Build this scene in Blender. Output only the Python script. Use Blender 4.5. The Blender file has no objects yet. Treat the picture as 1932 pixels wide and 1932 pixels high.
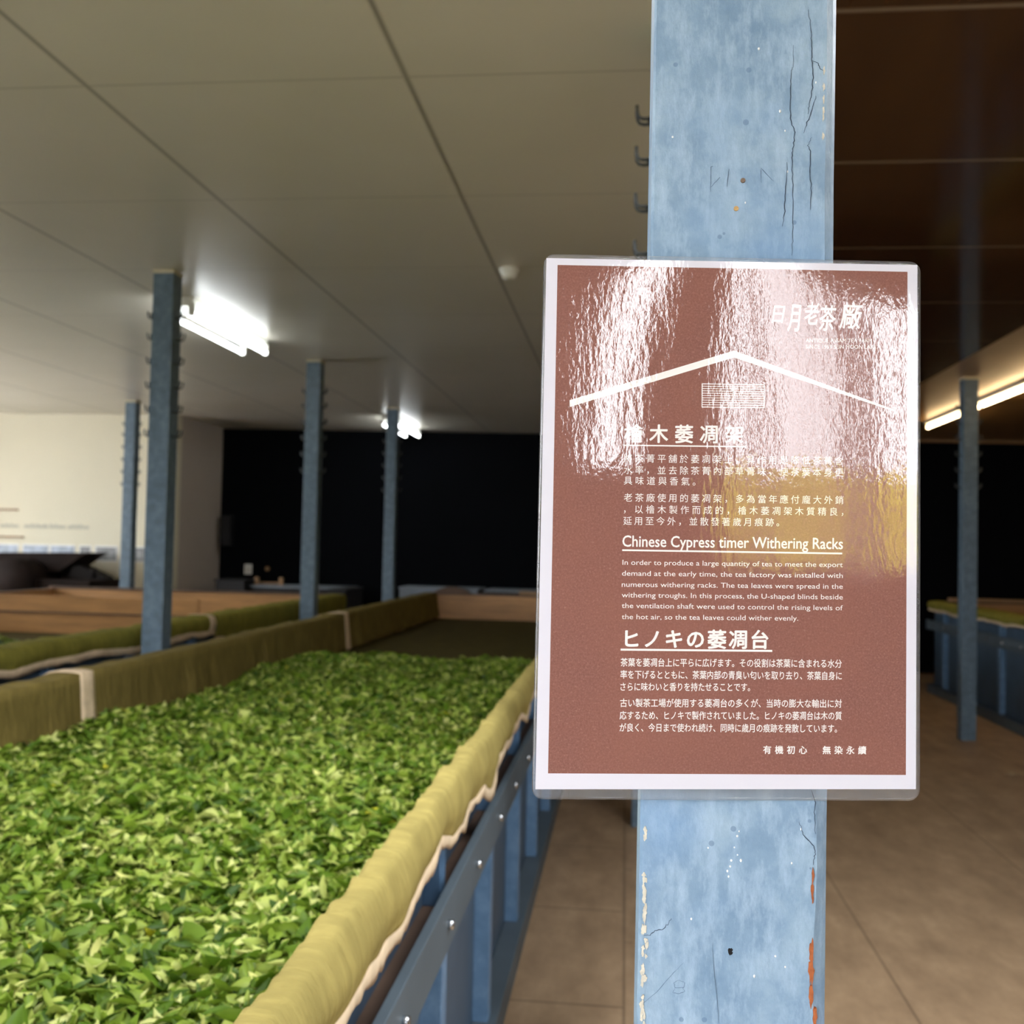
import bpy, bmesh, math, random
import numpy as np
from mathutils import Vector, Matrix
random.seed(7); np.random.seed(7)
D = bpy.data
S = bpy.context.scene
COL = S.collection

# ------------------------------------------------------------------ camera
F_PX, W_PX = 1950.0, 1932.0
YAW, PITCH, ROLL = map(math.radians, (-6.3, 1.9, 1.25))
EYE = Vector((0, 0, 1.35))
cd = D.cameras.new('camera'); cam = D.objects.new('camera', cd); COL.objects.link(cam)
cd.sensor_width = 36.0; cd.sensor_fit = 'HORIZONTAL'; cd.lens = F_PX / W_PX * 36.0
fwd = Vector((math.sin(YAW) * math.cos(PITCH), math.cos(YAW) * math.cos(PITCH), math.sin(PITCH)))
rgt = Vector((math.cos(YAW), -math.sin(YAW), 0)); upv = rgt.cross(fwd)
r2 = rgt * math.cos(ROLL) + upv * math.sin(ROLL); u2 = -rgt * math.sin(ROLL) + upv * math.cos(ROLL)
cam.matrix_world = Matrix(((r2.x, u2.x, -fwd.x, EYE.x), (r2.y, u2.y, -fwd.y, EYE.y), (r2.z, u2.z, -fwd.z, EYE.z), (0, 0, 0, 1)))
cd.clip_start = 0.02; cd.clip_end = 200
cd.dof.use_dof = True; cd.dof.focus_distance = 0.59; cd.dof.aperture_fstop = 13.0
S.camera = cam
vs = S.view_settings
vs.view_transform = 'Standard'; vs.look = 'None'; vs.gamma = 1.0; vs.use_curve_mapping = False
vs.exposure = 0.35

# ------------------------------------------------------------------ sky and daylight
SKY = 14.0
w = D.worlds.new('sky'); S.world = w; w.use_nodes = True
bg = w.node_tree.nodes['Background']; bg.inputs[0].default_value = (0.94, 0.96, 1.0, 1); bg.inputs[1].default_value = SKY
CEIL = 2.68
YF, XL, XR, YB = -1.5, -8.0, 6.0, 12.3      # front, left, right, back of the hall
def portal(name, loc, rot, sx, sy):
    l = D.lights.new(name, 'AREA'); l.shape = 'RECTANGLE'; l.size = sx; l.size_y = sy; l.energy = 1
    l.cycles.is_portal = True
    o = D.objects.new(name, l); COL.objects.link(o); o.location = loc; o.rotation_euler = rot
PI = math.pi
# openings in the front wall: (x0, x1, z0, z1); in the left wall: (y0, y1, z0, z1)
FRONT_OPEN = [(-3.1, -0.85, 0.45, 2.1), (0.50, 0.70, 1.53, 2.1), (0.88, 2.5, 1.27, 2.1)]
ADDED_ROOF_OPEN = [(-1.75, -0.65, 1.5, 2.2), (0.5, 2.15, 0.85, 2.2)]      # unseen skylights added to brighten leaves and floor: (x0, x1, y0, y1)
LEFT_OPEN = [(5.0, 9.4, 1.3, 2.3)]
for a, b, c, d in FRONT_OPEN:
    portal('daylight_opening', ((a + b) / 2, YF - 0.06, (c + d) / 2), (PI / 2, 0, PI), b - a, d - c)
for a, b, c, d in ADDED_ROOF_OPEN:
    portal('daylight_opening', ((a + b) / 2, (c + d) / 2, CEIL + .09), (0, 0, 0), b - a, d - c)
for a, b, c, d in LEFT_OPEN:
    portal('daylight_opening', (XL - 0.06, (a + b) / 2, (c + d) / 2), (PI / 2, 0, -PI / 2 + PI), b - a, d - c)

# ------------------------------------------------------------------ materials
def lin(c):
    return tuple(((x / 255) / 12.92 if x / 255 <= 0.04045 else ((x / 255 + 0.055) / 1.055) ** 2.4) for x in c) + (1.0,)
class NT:
    def __init__(s, name):
        s.m = D.materials.new(name); s.m.use_nodes = True; s.t = s.m.node_tree; s.n = s.t.nodes; s.l = s.t.links
        s.b = s.n['Principled BSDF']; s.out = s.n['Material Output']
    def node(s, kind, **kw):
        x = s.n.new(kind)
        for k, v in kw.items():
            if k.startswith('i_'):
                key = k[2:]; key = int(key) if key.isdigit() else key
                s.put(x.inputs[key], v)
            else: setattr(x, k, v)
        return x
    def put(s, inp, v):
        if isinstance(v, bpy.types.NodeSocket): s.l.new(v, inp)
        else: inp.default_value = v
    def math(s, op, a, b=0.0, c=None, clamp=False):
        x = s.node('ShaderNodeMath', operation=op, use_clamp=clamp); s.put(x.inputs[0], a); s.put(x.inputs[1], b)
        if c is not None: s.put(x.inputs[2], c)
        return x.outputs[0]
    def pos(s): return s.node('ShaderNodeNewGeometry').outputs['Position']
    def obj(s): return s.node('ShaderNodeTexCoord').outputs['Object']
    def noise(s, vec, scale, detail=4, rough=0.55, stretch=None):
        if stretch:
            mp = s.node('ShaderNodeMapping'); s.l.new(vec, mp.inputs[0]); mp.inputs['Scale'].default_value = stretch; vec = mp.outputs[0]
        x = s.node('ShaderNodeTexNoise'); s.l.new(vec, x.inputs['Vector'])
        x.inputs['Scale'].default_value = scale; x.inputs['Detail'].default_value = detail; x.inputs['Roughness'].default_value = rough
        return x.outputs[0]
    def ramp(s, fac, stops):
        x = s.node('ShaderNodeValToRGB'); s.put(x.inputs[0], fac); e = x.color_ramp.elements
        while len(e) < len(stops): e.new(0.5)
        for i, (p, c) in enumerate(stops): e[i].position = p; e[i].color = c
        return x.outputs[0]
    def mix(s, fac, a, b):
        x = s.node('ShaderNodeMix', data_type='RGBA'); s.put(x.inputs[0], fac); s.put(x.inputs[6], a); s.put(x.inputs[7], b)
        return x.outputs[2]
    def bump(s, h, strength, dist):
        x = s.node('ShaderNodeBump'); s.put(x.inputs['Height'], h); x.inputs['Strength'].default_value = strength; x.inputs['Distance'].default_value = dist
        s.l.new(x.outputs[0], s.b.inputs['Normal']); return x.outputs[0]
    def set(s, col=None, rough=None, metal=None, spec=None):
        if col is not None: s.put(s.b.inputs['Base Color'], col)
        if rough is not None: s.put(s.b.inputs['Roughness'], rough)
        if metal is not None: s.b.inputs['Metallic'].default_value = metal
        if spec is not None: s.b.inputs['Specular IOR Level'].default_value = spec
        return s.m
    def lines(s, coord, spacing, offset, width):
        a = s.math('DIVIDE', s.math('SUBTRACT', coord, offset), spacing)
        a = s.math('ADD', a, 0.5); f = s.math('FRACT', a); f = s.math('ABSOLUTE', s.math('SUBTRACT', f, 0.5))
        return s.math('SUBTRACT', 1.0, s.math('DIVIDE', s.math('MULTIPLY', f, spacing), width), clamp=True)
M = {}
def simple(name, c, rough=0.6, var=0.12, scale=6, metal=0, spec=0.4):
    t = NT(name); n = t.noise(t.pos(), scale)
    c0 = lin(c); lo = tuple(x * (1 - var) for x in c0[:3]) + (1,); hi = tuple(min(1, x * (1 + var)) for x in c0[:3]) + (1,)
    M[name] = t.set(t.ramp(n, [(0.3, lo), (0.7, hi)]), rough, metal, spec); return M[name]

POSTC = {'blue_paint': [lin(c) for c in ((88, 120, 150), (98, 130, 162), (114, 146, 176))], 'post_paint_shaded': [lin(c) for c in ((84, 102, 116), (94, 114, 130), (112, 132, 146))]}
def mat_blue(name, fine):
    t = NT(name); p = t.pos()
    n1 = t.noise(p, 22, 6, 0.65); n2 = t.noise(p, 90, 5, 0.7, (1, 1, 0.35)); n3 = t.noise(p, 7, 3, 0.5)
    c = t.ramp(n1, [(0.32, lin((110, 138, 163)) if fine else POSTC[name][0]), (0.5, lin((126, 153, 176)) if fine else POSTC[name][1]), (0.68, lin((150, 174, 191)) if fine else POSTC[name][2])])
    if fine:
        c = t.mix(t.ramp(n2, [(0.46, (0, 0, 0, 1)), (0.72, (0.75,) * 3 + (1,))]), c, lin((170, 193, 212)))
        c = t.mix(t.ramp(n3, [(0.5, (0, 0, 0, 1)), (0.58, (0.5,) * 3 + (1,))]), c, lin((112, 148, 186)))
        v = t.node('ShaderNodeTexVoronoi'); t.l.new(p, v.inputs['Vector']); v.inputs['Scale'].default_value = 75
        spot = t.math('LESS_THAN', v.outputs['Distance'], 0.13)
        pick = t.math('GREATER_THAN', t.node('ShaderNodeSeparateColor', i_0=v.outputs['Color']).outputs[0], 0.62)
        c = t.mix(t.math('MULTIPLY', t.math('MULTIPLY', spot, pick), 0.55), c, lin((84, 112, 142)))
        t.bump(t.noise(p, 160, 6, 0.7, (1, 1, 0.4)), 0.35, 0.002)
    else:
        t.bump(n2, 0.1, 0.002)
    M[name] = t.set(c, 0.42, 0, 0.45)
mat_blue('blue_paint', False); mat_blue('post_paint_shaded', False); mat_blue('blue_paint_worn', True)  # far posts: same blue, darkened in the colour to stand for shade
simple('blue_panel', (70, 88, 106), 0.5, 0.15)
simple('rail_paint', (82, 94, 102), 0.5, 0.12)
simple('ledge_dark', (92, 72, 58), 0.7, 0.25)
simple('steel', (200, 205, 210), 0.25, 0.05, metal=1.0)
simple('hook_iron', (58, 62, 62), 0.5, 0.2)
simple('cream_trim', (205, 198, 170), 0.5)
simple('white_enamel', (232, 232, 222), 0.4, 0.03)
simple('crack_dark', (58, 72, 88), 0.9); simple('pencil_grey', (88, 108, 128), 0.9); simple('hole_black', (18, 18, 20), 0.9)
simple('chip_cream', (205, 200, 182), 0.7, 0.2, 200); simple('chip_orange', (158, 88, 48), 0.7, 0.35, 260)
simple('blister_white', (232, 238, 238), 0.2); simple('brass_screw', (196, 160, 104), 0.45, 0.2, 300); simple('rust_screw', (120, 104, 90), 0.6, 0.3, 300)
simple('machine_wood', (27, 18, 14), 0.8, 0.3, 4, 0, 0.15); simple('machine_iron', (22, 18, 16), 0.7, 0.2, 6, 0, 0.15)
simple('tray_grey', (128, 138, 148), 0.5, 0.1); simple('box_dark', (22, 22, 25), 0.6); simple('tan_wood', (150, 118, 84), 0.6)
simple('paper_white', (232, 232, 226), 0.6, 0.03); simple('lettering_grey', (188, 186, 172), 0.8, 0.04); simple('pad_foam', (225, 225, 220), 0.8)
simple('photo_grey', (140, 142, 142), 0.4, 0.45, 9); simple('photo_blue', (168, 180, 194), 0.4, 0.35, 12)
simple('scrap_pale', (190, 172, 140), 0.8)
simple('hem_cream', (206, 184, 152), 0.85, 0.14, 30)

def mat_wood(name, c, stretch):
    t = NT(name); n = t.noise(t.pos(), 3, 6, 0.6, stretch)
    c0 = lin(c)
    M[name] = t.set(t.ramp(n, [(0.3, tuple(x * 0.72 for x in c0[:3]) + (1,)), (0.7, tuple(x * 1.15 for x in c0[:3]) + (1,))]), 0.5)
mat_wood('orange_wood', (184, 136, 84), (1, 1, 9))
# wall, ceiling, floor
def mat_ceiling():
    t = NT('ceiling_panel'); p = t.pos(); sep = t.node('ShaderNodeSeparateXYZ', i_0=p)
    x, y = sep.outputs[0], sep.outputs[1]
    col_i = t.math('FLOOR', t.math('DIVIDE', t.math('ADD', x, 0.645), 0.96))
    off = t.math('MULTIPLY', t.math('FLOORED_MODULO', col_i, 2.0), 0.0)
    m1 = t.lines(x, 0.96, -0.645, 0.013); m2 = t.lines(t.math('ADD', y, off), 1.0, 2.85, 0.006)
    mk = t.math('MAXIMUM', m1, t.math('MULTIPLY', m2, 0.6))
    base = t.ramp(t.noise(p, 1.2, 3), [(0.3, lin((206, 200, 184))), (0.7, lin((214, 208, 194)))])
    M['ceiling_panel'] = t.set(t.mix(t.math('MULTIPLY', mk, 0.8), base, lin((96, 90, 78))), 0.32, 0, 0.5)
    t = NT('ceiling_brown'); p = t.pos(); y = t.node('ShaderNodeSeparateXYZ', i_0=p).outputs[1]
    m2 = t.lines(y, 1.013, 2.56, 0.016)
    base = t.ramp(t.noise(p, 2, 4, 0.5, (6, 0.6, 1)), [(0.3, lin((66, 44, 28))), (0.7, lin((78, 53, 34)))])
    M['ceiling_brown'] = t.set(t.mix(t.math('MULTIPLY', m2, 0.8), base, lin((150, 136, 118))), 0.12, 0, 0.5)
    t = NT('ceiling_tan'); p = t.pos()
    M['ceiling_tan'] = t.set(t.ramp(t.noise(p, 2, 4, 0.5), [(0.3, lin((150, 120, 84))), (0.7, lin((164, 132, 94)))]), 0.35)
mat_ceiling()
def mat_floor():
    t = NT('floor_tile'); p = t.pos(); sep = t.node('ShaderNodeSeparateXYZ', i_0=p); x, y = sep.outputs[0], sep.outputs[1]
    m1 = t.lines(x, 0.85, 0.87, 0.006)
    ci = t.math('FLOOR', t.math('DIVIDE', t.math('SUBTRACT', x, 0.87), 0.85))
    sh = t.math('MULTIPLY', t.math('FLOORED_MODULO', ci, 2.0), 0.3)
    m2 = t.math('MULTIPLY', t.lines(t.math('ADD', y, sh), 0.81, 3.92, 0.008), t.math('LESS_THAN', x, 0.05))
    mk = t.math('MAXIMUM', m1, m2)
    n = t.noise(p, 4.5, 8, 0.68, (1.5, 0.7, 1)); n2 = t.noise(p, 40, 5, 0.7)
    base = t.ramp(n, [(0.32, lin((142, 118, 92))), (0.55, lin((166, 140, 110))), (0.72, lin((182, 156, 124)))])
    base = t.mix(t.ramp(n2, [(0.6, (0, 0, 0, 1)), (0.8, (0.35,) * 3 + (1,))]), base, lin((108, 88, 68)))
    M['floor_tile'] = t.set(t.mix(t.math('MULTIPLY', mk, 0.7), base, lin((70, 56, 44))), 0.5, 0, 0.35)
mat_floor()
simple('wall_white', (222, 216, 192), 0.7, 0.02, 2); simple('wall_mauve', (190, 178, 166), 0.7, 0.03, 3)
simple('wall_navy', (9, 11, 15), 1.0, 0.1, 3, 0, 0.1); simple('wall_plain', (170, 160, 140), 0.7, 0.05); simple('front_wall', (70, 52, 40), 0.7)
simple('ground_out', (186, 182, 176), 0.9, 0.2, 1); simple('bark', (150, 136, 130), 0.9, 0.3, 8)
simple('hedge_green', (200, 186, 66), 0.8, 0.35, 3); simple('crown_green', (84, 104, 44), 0.8, 0.3, 3)
# cloth
def mat_cloth(name, c):
    t = NT(name); p = t.pos(); c0 = lin(c)
    n = t.noise(p, 9, 5, 0.6); wv = t.noise(p, 700, 2, 0.5)
    col = t.ramp(n, [(0.3, tuple(x * 0.82 for x in c0[:3]) + (1,)), (0.7, tuple(min(1, x * 1.14) for x in c0[:3]) + (1,))])
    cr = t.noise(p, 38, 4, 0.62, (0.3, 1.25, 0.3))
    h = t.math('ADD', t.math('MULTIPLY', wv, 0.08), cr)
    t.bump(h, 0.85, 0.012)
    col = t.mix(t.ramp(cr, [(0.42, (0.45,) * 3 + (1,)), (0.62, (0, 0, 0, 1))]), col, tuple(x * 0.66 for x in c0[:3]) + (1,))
    t.set(col, 0.9, 0, 0.08)
    M[name] = t.m
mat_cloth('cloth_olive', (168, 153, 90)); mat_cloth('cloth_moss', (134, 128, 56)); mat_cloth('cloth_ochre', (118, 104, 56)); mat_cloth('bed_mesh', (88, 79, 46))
# leaves
def mat_leaf():
    t = NT('tea_leaf'); at = t.node('ShaderNodeAttribute', attribute_name='tone', attribute_type='GEOMETRY').outputs['Fac']
    col = t.ramp(at, [(0.0, lin((48, 76, 10))), (0.28, lin((84, 114, 24))), (0.5, lin((122, 146, 46))), (0.72, lin((174, 186, 92))), (0.93, lin((210, 214, 138))), (1.0, lin((186, 182, 44)))])
    t.set(col, 0.5, 0, 0.25)
    tr = t.node('ShaderNodeBsdfTranslucent'); t.l.new(col, tr.inputs[0])
    mx = t.node('ShaderNodeMixShader', i_0=0.18); t.l.new(t.b.outputs[0], mx.inputs[1]); t.l.new(tr.outputs[0], mx.inputs[2])
    t.l.new(mx.outputs[0], t.out.inputs[0]); M['tea_leaf'] = t.m
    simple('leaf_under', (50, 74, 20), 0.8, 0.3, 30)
mat_leaf()
def emit(name, c, s):
    t = NT(name); t.set((1, 1, 1, 1), 0.4); t.b.inputs['Emission Color'].default_value = c; t.b.inputs['Emission Strength'].default_value = s; M[name] = t.m
emit('tube_cool', (0.92, 0.97, 1.0, 1), 11.0); emit('tube_warm', (1.0, 0.70, 0.36, 1), 18.0)
# sign
def mat_sign():
    def coat(t):
        o = t.obj(); sep = t.node('ShaderNodeSeparateXYZ', i_0=o)
        rip = t.math('ADD', t.math('MULTIPLY', t.noise(o, 330, 3, 0.55, (1, 1, 0.5)), RIPPLE), t.math('MULTIPLY', t.noise(o, 40, 3, 0.5, (1.4, 1, 0.35)), RIPPLE * 2.2))
        # the sheet is slightly dished towards its top edge
        v = t.math('MAXIMUM', t.math('SUBTRACT', sep.outputs[2], 0.045), 0.0); v2 = t.math('MULTIPLY', t.math('MULTIPLY', v, v), 0.17)
        u = t.math('DIVIDE', sep.outputs[0], 0.062); wgt = t.math('POWER', 2.718, t.math('MULTIPLY', t.math('MULTIPLY', u, u), -1.0))
        h = t.math('ADD', rip, t.math('MULTIPLY', v2, wgt))
        bp = t.node('ShaderNodeBump'); t.l.new(h, bp.inputs['Height']); bp.inputs['Strength'].default_value = 1.0; bp.inputs['Distance'].default_value = 1.0
        b = t.b.inputs; b['Coat Weight'].default_value = 1.0; b['Coat Roughness'].default_value = 0.035; b['Coat IOR'].default_value = 1.6
        t.l.new(bp.outputs[0], b['Coat Normal']); b['Specular IOR Level'].default_value = 0.0
        return t.m
    RIPPLE = 0.00006
    t = NT('print_brown'); p = t.obj()
    n = t.noise(p, 900, 4, 0.8); n2 = t.noise(p, 14, 4, 0.6)
    c = t.ramp(n, [(0.35, lin((124, 84, 76))), (0.6, lin((144, 101, 91))), (0.8, lin((194, 156, 142)))])
    t.set(t.mix(t.ramp(n2, [(0.35, (0, 0, 0, 1)), (0.7, (0.5,) * 3 + (1,))]), c, lin((148, 100, 86))), 0.6); M['print_brown'] = coat(t)
    t = NT('print_paper'); t.set(lin((218, 217, 226)), 0.6); M['print_paper'] = coat(t)
    t = NT('print_white'); t.set(lin((240, 236, 232)), 0.6); M['print_white'] = coat(t)
    t = NT('film')
    fr = t.node('ShaderNodeFresnel', i_IOR=1.52)
    gl = t.node('ShaderNodeBsdfGlossy'); gl.inputs['Roughness'].default_value = 0.06
    tr = t.node('ShaderNodeBsdfTransparent'); df = t.node('ShaderNodeBsdfDiffuse'); df.inputs[0].default_value = (0.85, 0.85, 0.88, 1)
    m1 = t.node('ShaderNodeMixShader', i_0=0.10); t.l.new(tr.outputs[0], m1.inputs[1]); t.l.new(df.outputs[0], m1.inputs[2])
    m2 = t.node('ShaderNodeMixShader'); t.l.new(fr.outputs[0], m2.inputs[0]); t.l.new(m1.outputs[0], m2.inputs[1]); t.l.new(gl.outputs[0], m2.inputs[2])
    t.l.new(m2.outputs[0], t.out.inputs[0]); t.n.remove(t.b); M['film'] = t.m
    t = NT('film_edge'); M['film_edge'] = t.set(lin((206, 204, 196)), 0.3)
    t = NT('pale_slat'); t.set(lin((200, 190, 190)), 0.7); tl = t.node('ShaderNodeBsdfTranslucent'); tl.inputs[0].default_value = lin((206, 198, 200))
    mx = t.node('ShaderNodeMixShader', i_0=0.6); t.l.new(t.b.outputs[0], mx.inputs[1]); t.l.new(tl.outputs[0], mx.inputs[2]); t.l.new(mx.outputs[0], t.out.inputs[0]); M['pale_slat'] = t.m
mat_sign()

# ------------------------------------------------------------------ mesh helpers
def link(name, me, mat, parent=None):
    o = D.objects.new(name, me); COL.objects.link(o)
    for m in (mat if isinstance(mat, (list, tuple)) else [mat]): me.materials.append(M[m])
    if parent is not None: o.parent = parent
    return o
def tag(o, label=None, cat=None, group=None, kind=None):
    if label: o['label'] = label
    if cat: o['category'] = cat
    if group: o['group'] = group
    if kind: o['kind'] = kind
    return o
def empty(name, loc, label, cat, group=None, rz=0):
    o = D.objects.new(name, None); COL.objects.link(o); o.location = loc; o.rotation_euler = (0, 0, rz); o.empty_display_size = 0.1
    return tag(o, label, cat, group)
class MB:
    def __init__(s): s.bm = bmesh.new()
    def box(s, x0, x1, y0, y1, z0, z1, bev=0.0):
        r = bmesh.ops.create_cube(s.bm, size=1)['verts']
        for v in r: v.co = Vector((x0 + (v.co.x + .5) * (x1 - x0), y0 + (v.co.y + .5) * (y1 - y0), z0 + (v.co.z + .5) * (z1 - z0)))
        if bev:
            es = list({e for v in r for e in v.link_edges}); bmesh.ops.bevel(s.bm, geom=es, offset=bev, segments=2, affect='EDGES', profile=0.5)
        return s
    def cyl(s, c, axis, r, h, seg=20, r2=None, ends=True):
        res = bmesh.ops.create_cone(s.bm, cap_ends=ends, segments=seg, radius1=r, radius2=r if r2 is None else r2, depth=h)['verts']
        q = Vector((0, 0, 1)).rotation_difference(Vector(axis)).to_matrix().to_4x4()
        bmesh.ops.transform(s.bm, matrix=Matrix.Translation(c) @ q, verts=res); return s
    def sph(s, c, r, sub=2, sc=(1, 1, 1)):
        res = bmesh.ops.create_icosphere(s.bm, subdivisions=sub, radius=r)['verts']
        for v in res: v.co = Vector((v.co.x * sc[0], v.co.y * sc[1], v.co.z * sc[2])) + Vector(c)
        return s
    def tube(s, pts, r, seg=8):
        pts = [Vector(p) for p in pts]; rings = []
        for i, p in enumerate(pts):
            d = (pts[min(i + 1, len(pts) - 1)] - pts[max(i - 1, 0)]).normalized()
            a = d.cross(Vector((0.31, 0.2, 0.93))).normalized(); b = d.cross(a)
            rings.append([s.bm.verts.new(p + (a * math.cos(t) + b * math.sin(t)) * r) for t in [2 * PI * k / seg for k in range(seg)]])
        for A, B in zip(rings, rings[1:]):
            for k in range(seg): s.bm.faces.new((A[k], A[(k + 1) % seg], B[(k + 1) % seg], B[k]))
        s.bm.faces.new(rings[0][::-1]); s.bm.faces.new(rings[-1]); return s
    def prism(s, poly, y0, y1, plane='XZ'):
        f = (lambda a, b, t: (a, t, b)) if plane == 'XZ' else ((lambda a, b, t: (a, b, t)) if plane == 'XY' else (lambda a, b, t: (t, a, b)))
        A = [s.bm.verts.new(f(a, b, y0)) for a, b in poly]; B = [s.bm.verts.new(f(a, b, y1)) for a, b in poly]
        n = len(poly); s.bm.faces.new(A); s.bm.faces.new(B[::-1])
        for i in range(n): s.bm.faces.new((A[i], B[i], B[(i + 1) % n], A[(i + 1) % n]))
        return s
    def obj(s, name, mat, parent=None, smooth=False):
        bmesh.ops.recalc_face_normals(s.bm, faces=s.bm.faces)
        me = D.meshes.new(name); s.bm.to_mesh(me); s.bm.free()
        if smooth: me.polygons.foreach_set('use_smooth', [True] * len(me.polygons))
        return link(name, me, mat, parent)
def grid_mesh(name, P, mat, parent=None, smooth=True, thick=0.0):
    n, m = P.shape[:2]; V = P.reshape(-1, 3)
    idx = np.arange(n * m).reshape(n, m)
    Fc = np.stack([idx[:-1, :-1], idx[1:, :-1], idx[1:, 1:], idx[:-1, 1:]], -1).reshape(-1, 4)
    me = D.meshes.new(name); me.from_pydata(V.tolist(), [], Fc.tolist())
    if smooth: me.polygons.foreach_set('use_smooth', [True] * len(me.polygons))
    o = link(name, me, mat, parent)
    if thick:
        md = o.modifiers.new('thickness', 'SOLIDIFY'); md.thickness = thick; md.offset = 0
    return o
def nz(seed, n, step, amp):
    r = np.random.RandomState(seed); k = max(4, int(n / step) + 3); a = r.randn(k) * amp
    xs = np.linspace(0, k - 1.001, n); i = xs.astype(int); f = xs - i; f = f * f * (3 - 2 * f)
    return a[i] * (1 - f) + a[np.minimum(i + 1, k - 1)] * f
def struct(o): o['kind'] = 'structure'; return o

# ------------------------------------------------------------------ setting
struct(MB().box(XL - .3, XR + .3, YF - .3, YB + .5, -0.1, 0).obj('floor', 'floor_tile'))
BX, TX = 0.25, 2.25
def ceiling(name, mat, x0, x1, z, hole):
    a, b, c, d = hole; y0, y1 = YF - .3, YB + .5
    mb = MB(); mb.box(x0, a, y0, y1, z, CEIL + .1); mb.box(b, x1, y0, y1, z, CEIL + .1); mb.box(a, b, y0, c, z, CEIL + .1); mb.box(a, b, d, y1, z, CEIL + .1)
    struct(mb.obj(name, mat))
ceiling('ceiling', 'ceiling_panel', XL - .3, BX, CEIL, ADDED_ROOF_OPEN[0])
ceiling('ceiling.001', 'ceiling_brown', BX, TX, CEIL - .002, ADDED_ROOF_OPEN[1])
struct(MB().box(TX, XR + .3, YF - .3, YB + .5, CEIL, CEIL + .1).obj('ceiling.002', 'ceiling_tan'))
# front wall with its openings (behind the viewer)
mb = MB(); xs = XL
for a, b, c, d in FRONT_OPEN:
    mb.box(xs, a, YF - .12, YF, 0, CEIL); mb.box(a, b, YF - .12, YF, 0, c); mb.box(a, b, YF - .12, YF, d, CEIL); xs = b
mb.box(xs, XR, YF - .12, YF, 0, CEIL)
struct(mb.obj('wall_front', 'front_wall'))
for i, (a, b, c, d) in enumerate(FRONT_OPEN):
    mb = MB(); k = max(1, round((b - a) / 2.0))
    for x in (a, b - .04): mb.box(x, x + .04, YF - .09, YF - .03, c, d)
    for z in (c, d - .04): mb.box(a + .04, b - .04, YF - .09, YF - .03, z, z + .04)
    if i == 0:
        for j in range(1, k): mb.box(a + (b - a) * j / k - .02, a + (b - a) * j / k + .02, YF - .09, YF - .03, c + .04, d - .04)
    struct(mb.obj('window_%d' % (i + 1), 'front_wall'))
mb = MB(); ys = YF
for a, b, c, d in LEFT_OPEN:
    mb.box(XL - .12, XL, ys, a, 0, CEIL); mb.box(XL - .12, XL, a, b, 0, c); mb.box(XL - .12, XL, a, b, d, CEIL); ys = b
mb.box(XL - .12, XL, ys, YB, 0, CEIL); struct(mb.obj('wall_left', 'wall_plain'))
mb = MB()
a, b, c, d = LEFT_OPEN[0]
for j in range(6):
    y = a + (b - a) * j / 5; mb.box(XL - .09, XL - .03, y - .03, y + .03, c, d)
struct(mb.obj('window_4', 'front_wall'))
struct(MB().box(XR, XR + .12, YF, YB + .4, 0, CEIL).obj('wall_right', 'wall_plain'))
# back: white wall, its return, dark wall
WX = -4.80
struct(MB().box(XL, WX, 10.6, 10.72, 0, CEIL).obj('wall_display', 'wall_white'))
struct(MB().box(WX - .12, WX, 10.72, 12.0, 0, CEIL).obj('wall_return', 'wall_mauve'))
struct(MB().prism([(WX - .12, 11.85), (XR, 12.5), (XR, 12.62), (WX - .12, 11.97)], 0, CEIL, 'XY').obj('wall_back', 'wall_navy'))
struct(MB().prism([(BX, 12.19), (XR, 12.5), (XR, 12.44), (BX, 12.13)], CEIL - .03, CEIL - .002, 'XY').obj('trim_1', 'tan_wood'))
# outdoors, mirrored in the sign
struct(MB().box(-30, 30, -40, YF - .3, -0.25, -0.15).obj('ground', 'ground_out'))
r = np.random.RandomState(3)
U, Vv = np.meshgrid(np.linspace(2.75, 9, 60), np.linspace(0, 1, 24), indexing='ij')
P = np.stack([U, -7.4 + 0.0 * U + 0.25 * np.sin(U * 7 + Vv * 9) * .5, -0.2 + Vv * 2.25 + 0.05 * np.sin(U * 9)], -1)
P[..., 1] += -0.5 * (Vv ** 4); P += r.randn(*P.shape) * .03
hg = grid_mesh('hedge', P, 'hedge_green', thick=0.2)
tag(hg, 'sunlit yellow green hedge outside the windows, mirrored low in the sign', 'hedge', kind='stuff')
# pale translucent slats, added to streak the window mirrored in the sign
mb = MB()
for az, wd in ((22.3, .022), (24.9, .055), (27.0, .014), (27.9, .012), (29.3, .03), (31.6, .10), (36, .12), (42, .2), (50, .2)):
    x = .06 + 2.02 * math.tan(math.radians(az)); mb.box(x - wd / 2, x + wd / 2, YF + .02, YF + .024, 1.27, 2.1)
struct(mb.obj('window_5', 'pale_slat'))
for i, (a, b, c, d) in enumerate(ADDED_ROOF_OPEN):
    mb = MB(); mb.box(a - .05, b + .05, c - .05, c, CEIL - .03, CEIL - .003); mb.box(a - .05, b + .05, d, d + .05, CEIL - .03, CEIL - .003)
    mb.box(a - .05, a, c, d, CEIL - .03, CEIL - .003); mb.box(b, b + .05, c, d, CEIL - .03, CEIL - .003)
    struct(mb.obj('window_%d' % (6 + i), 'cream_trim'))  # frames round the added skylights

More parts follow.
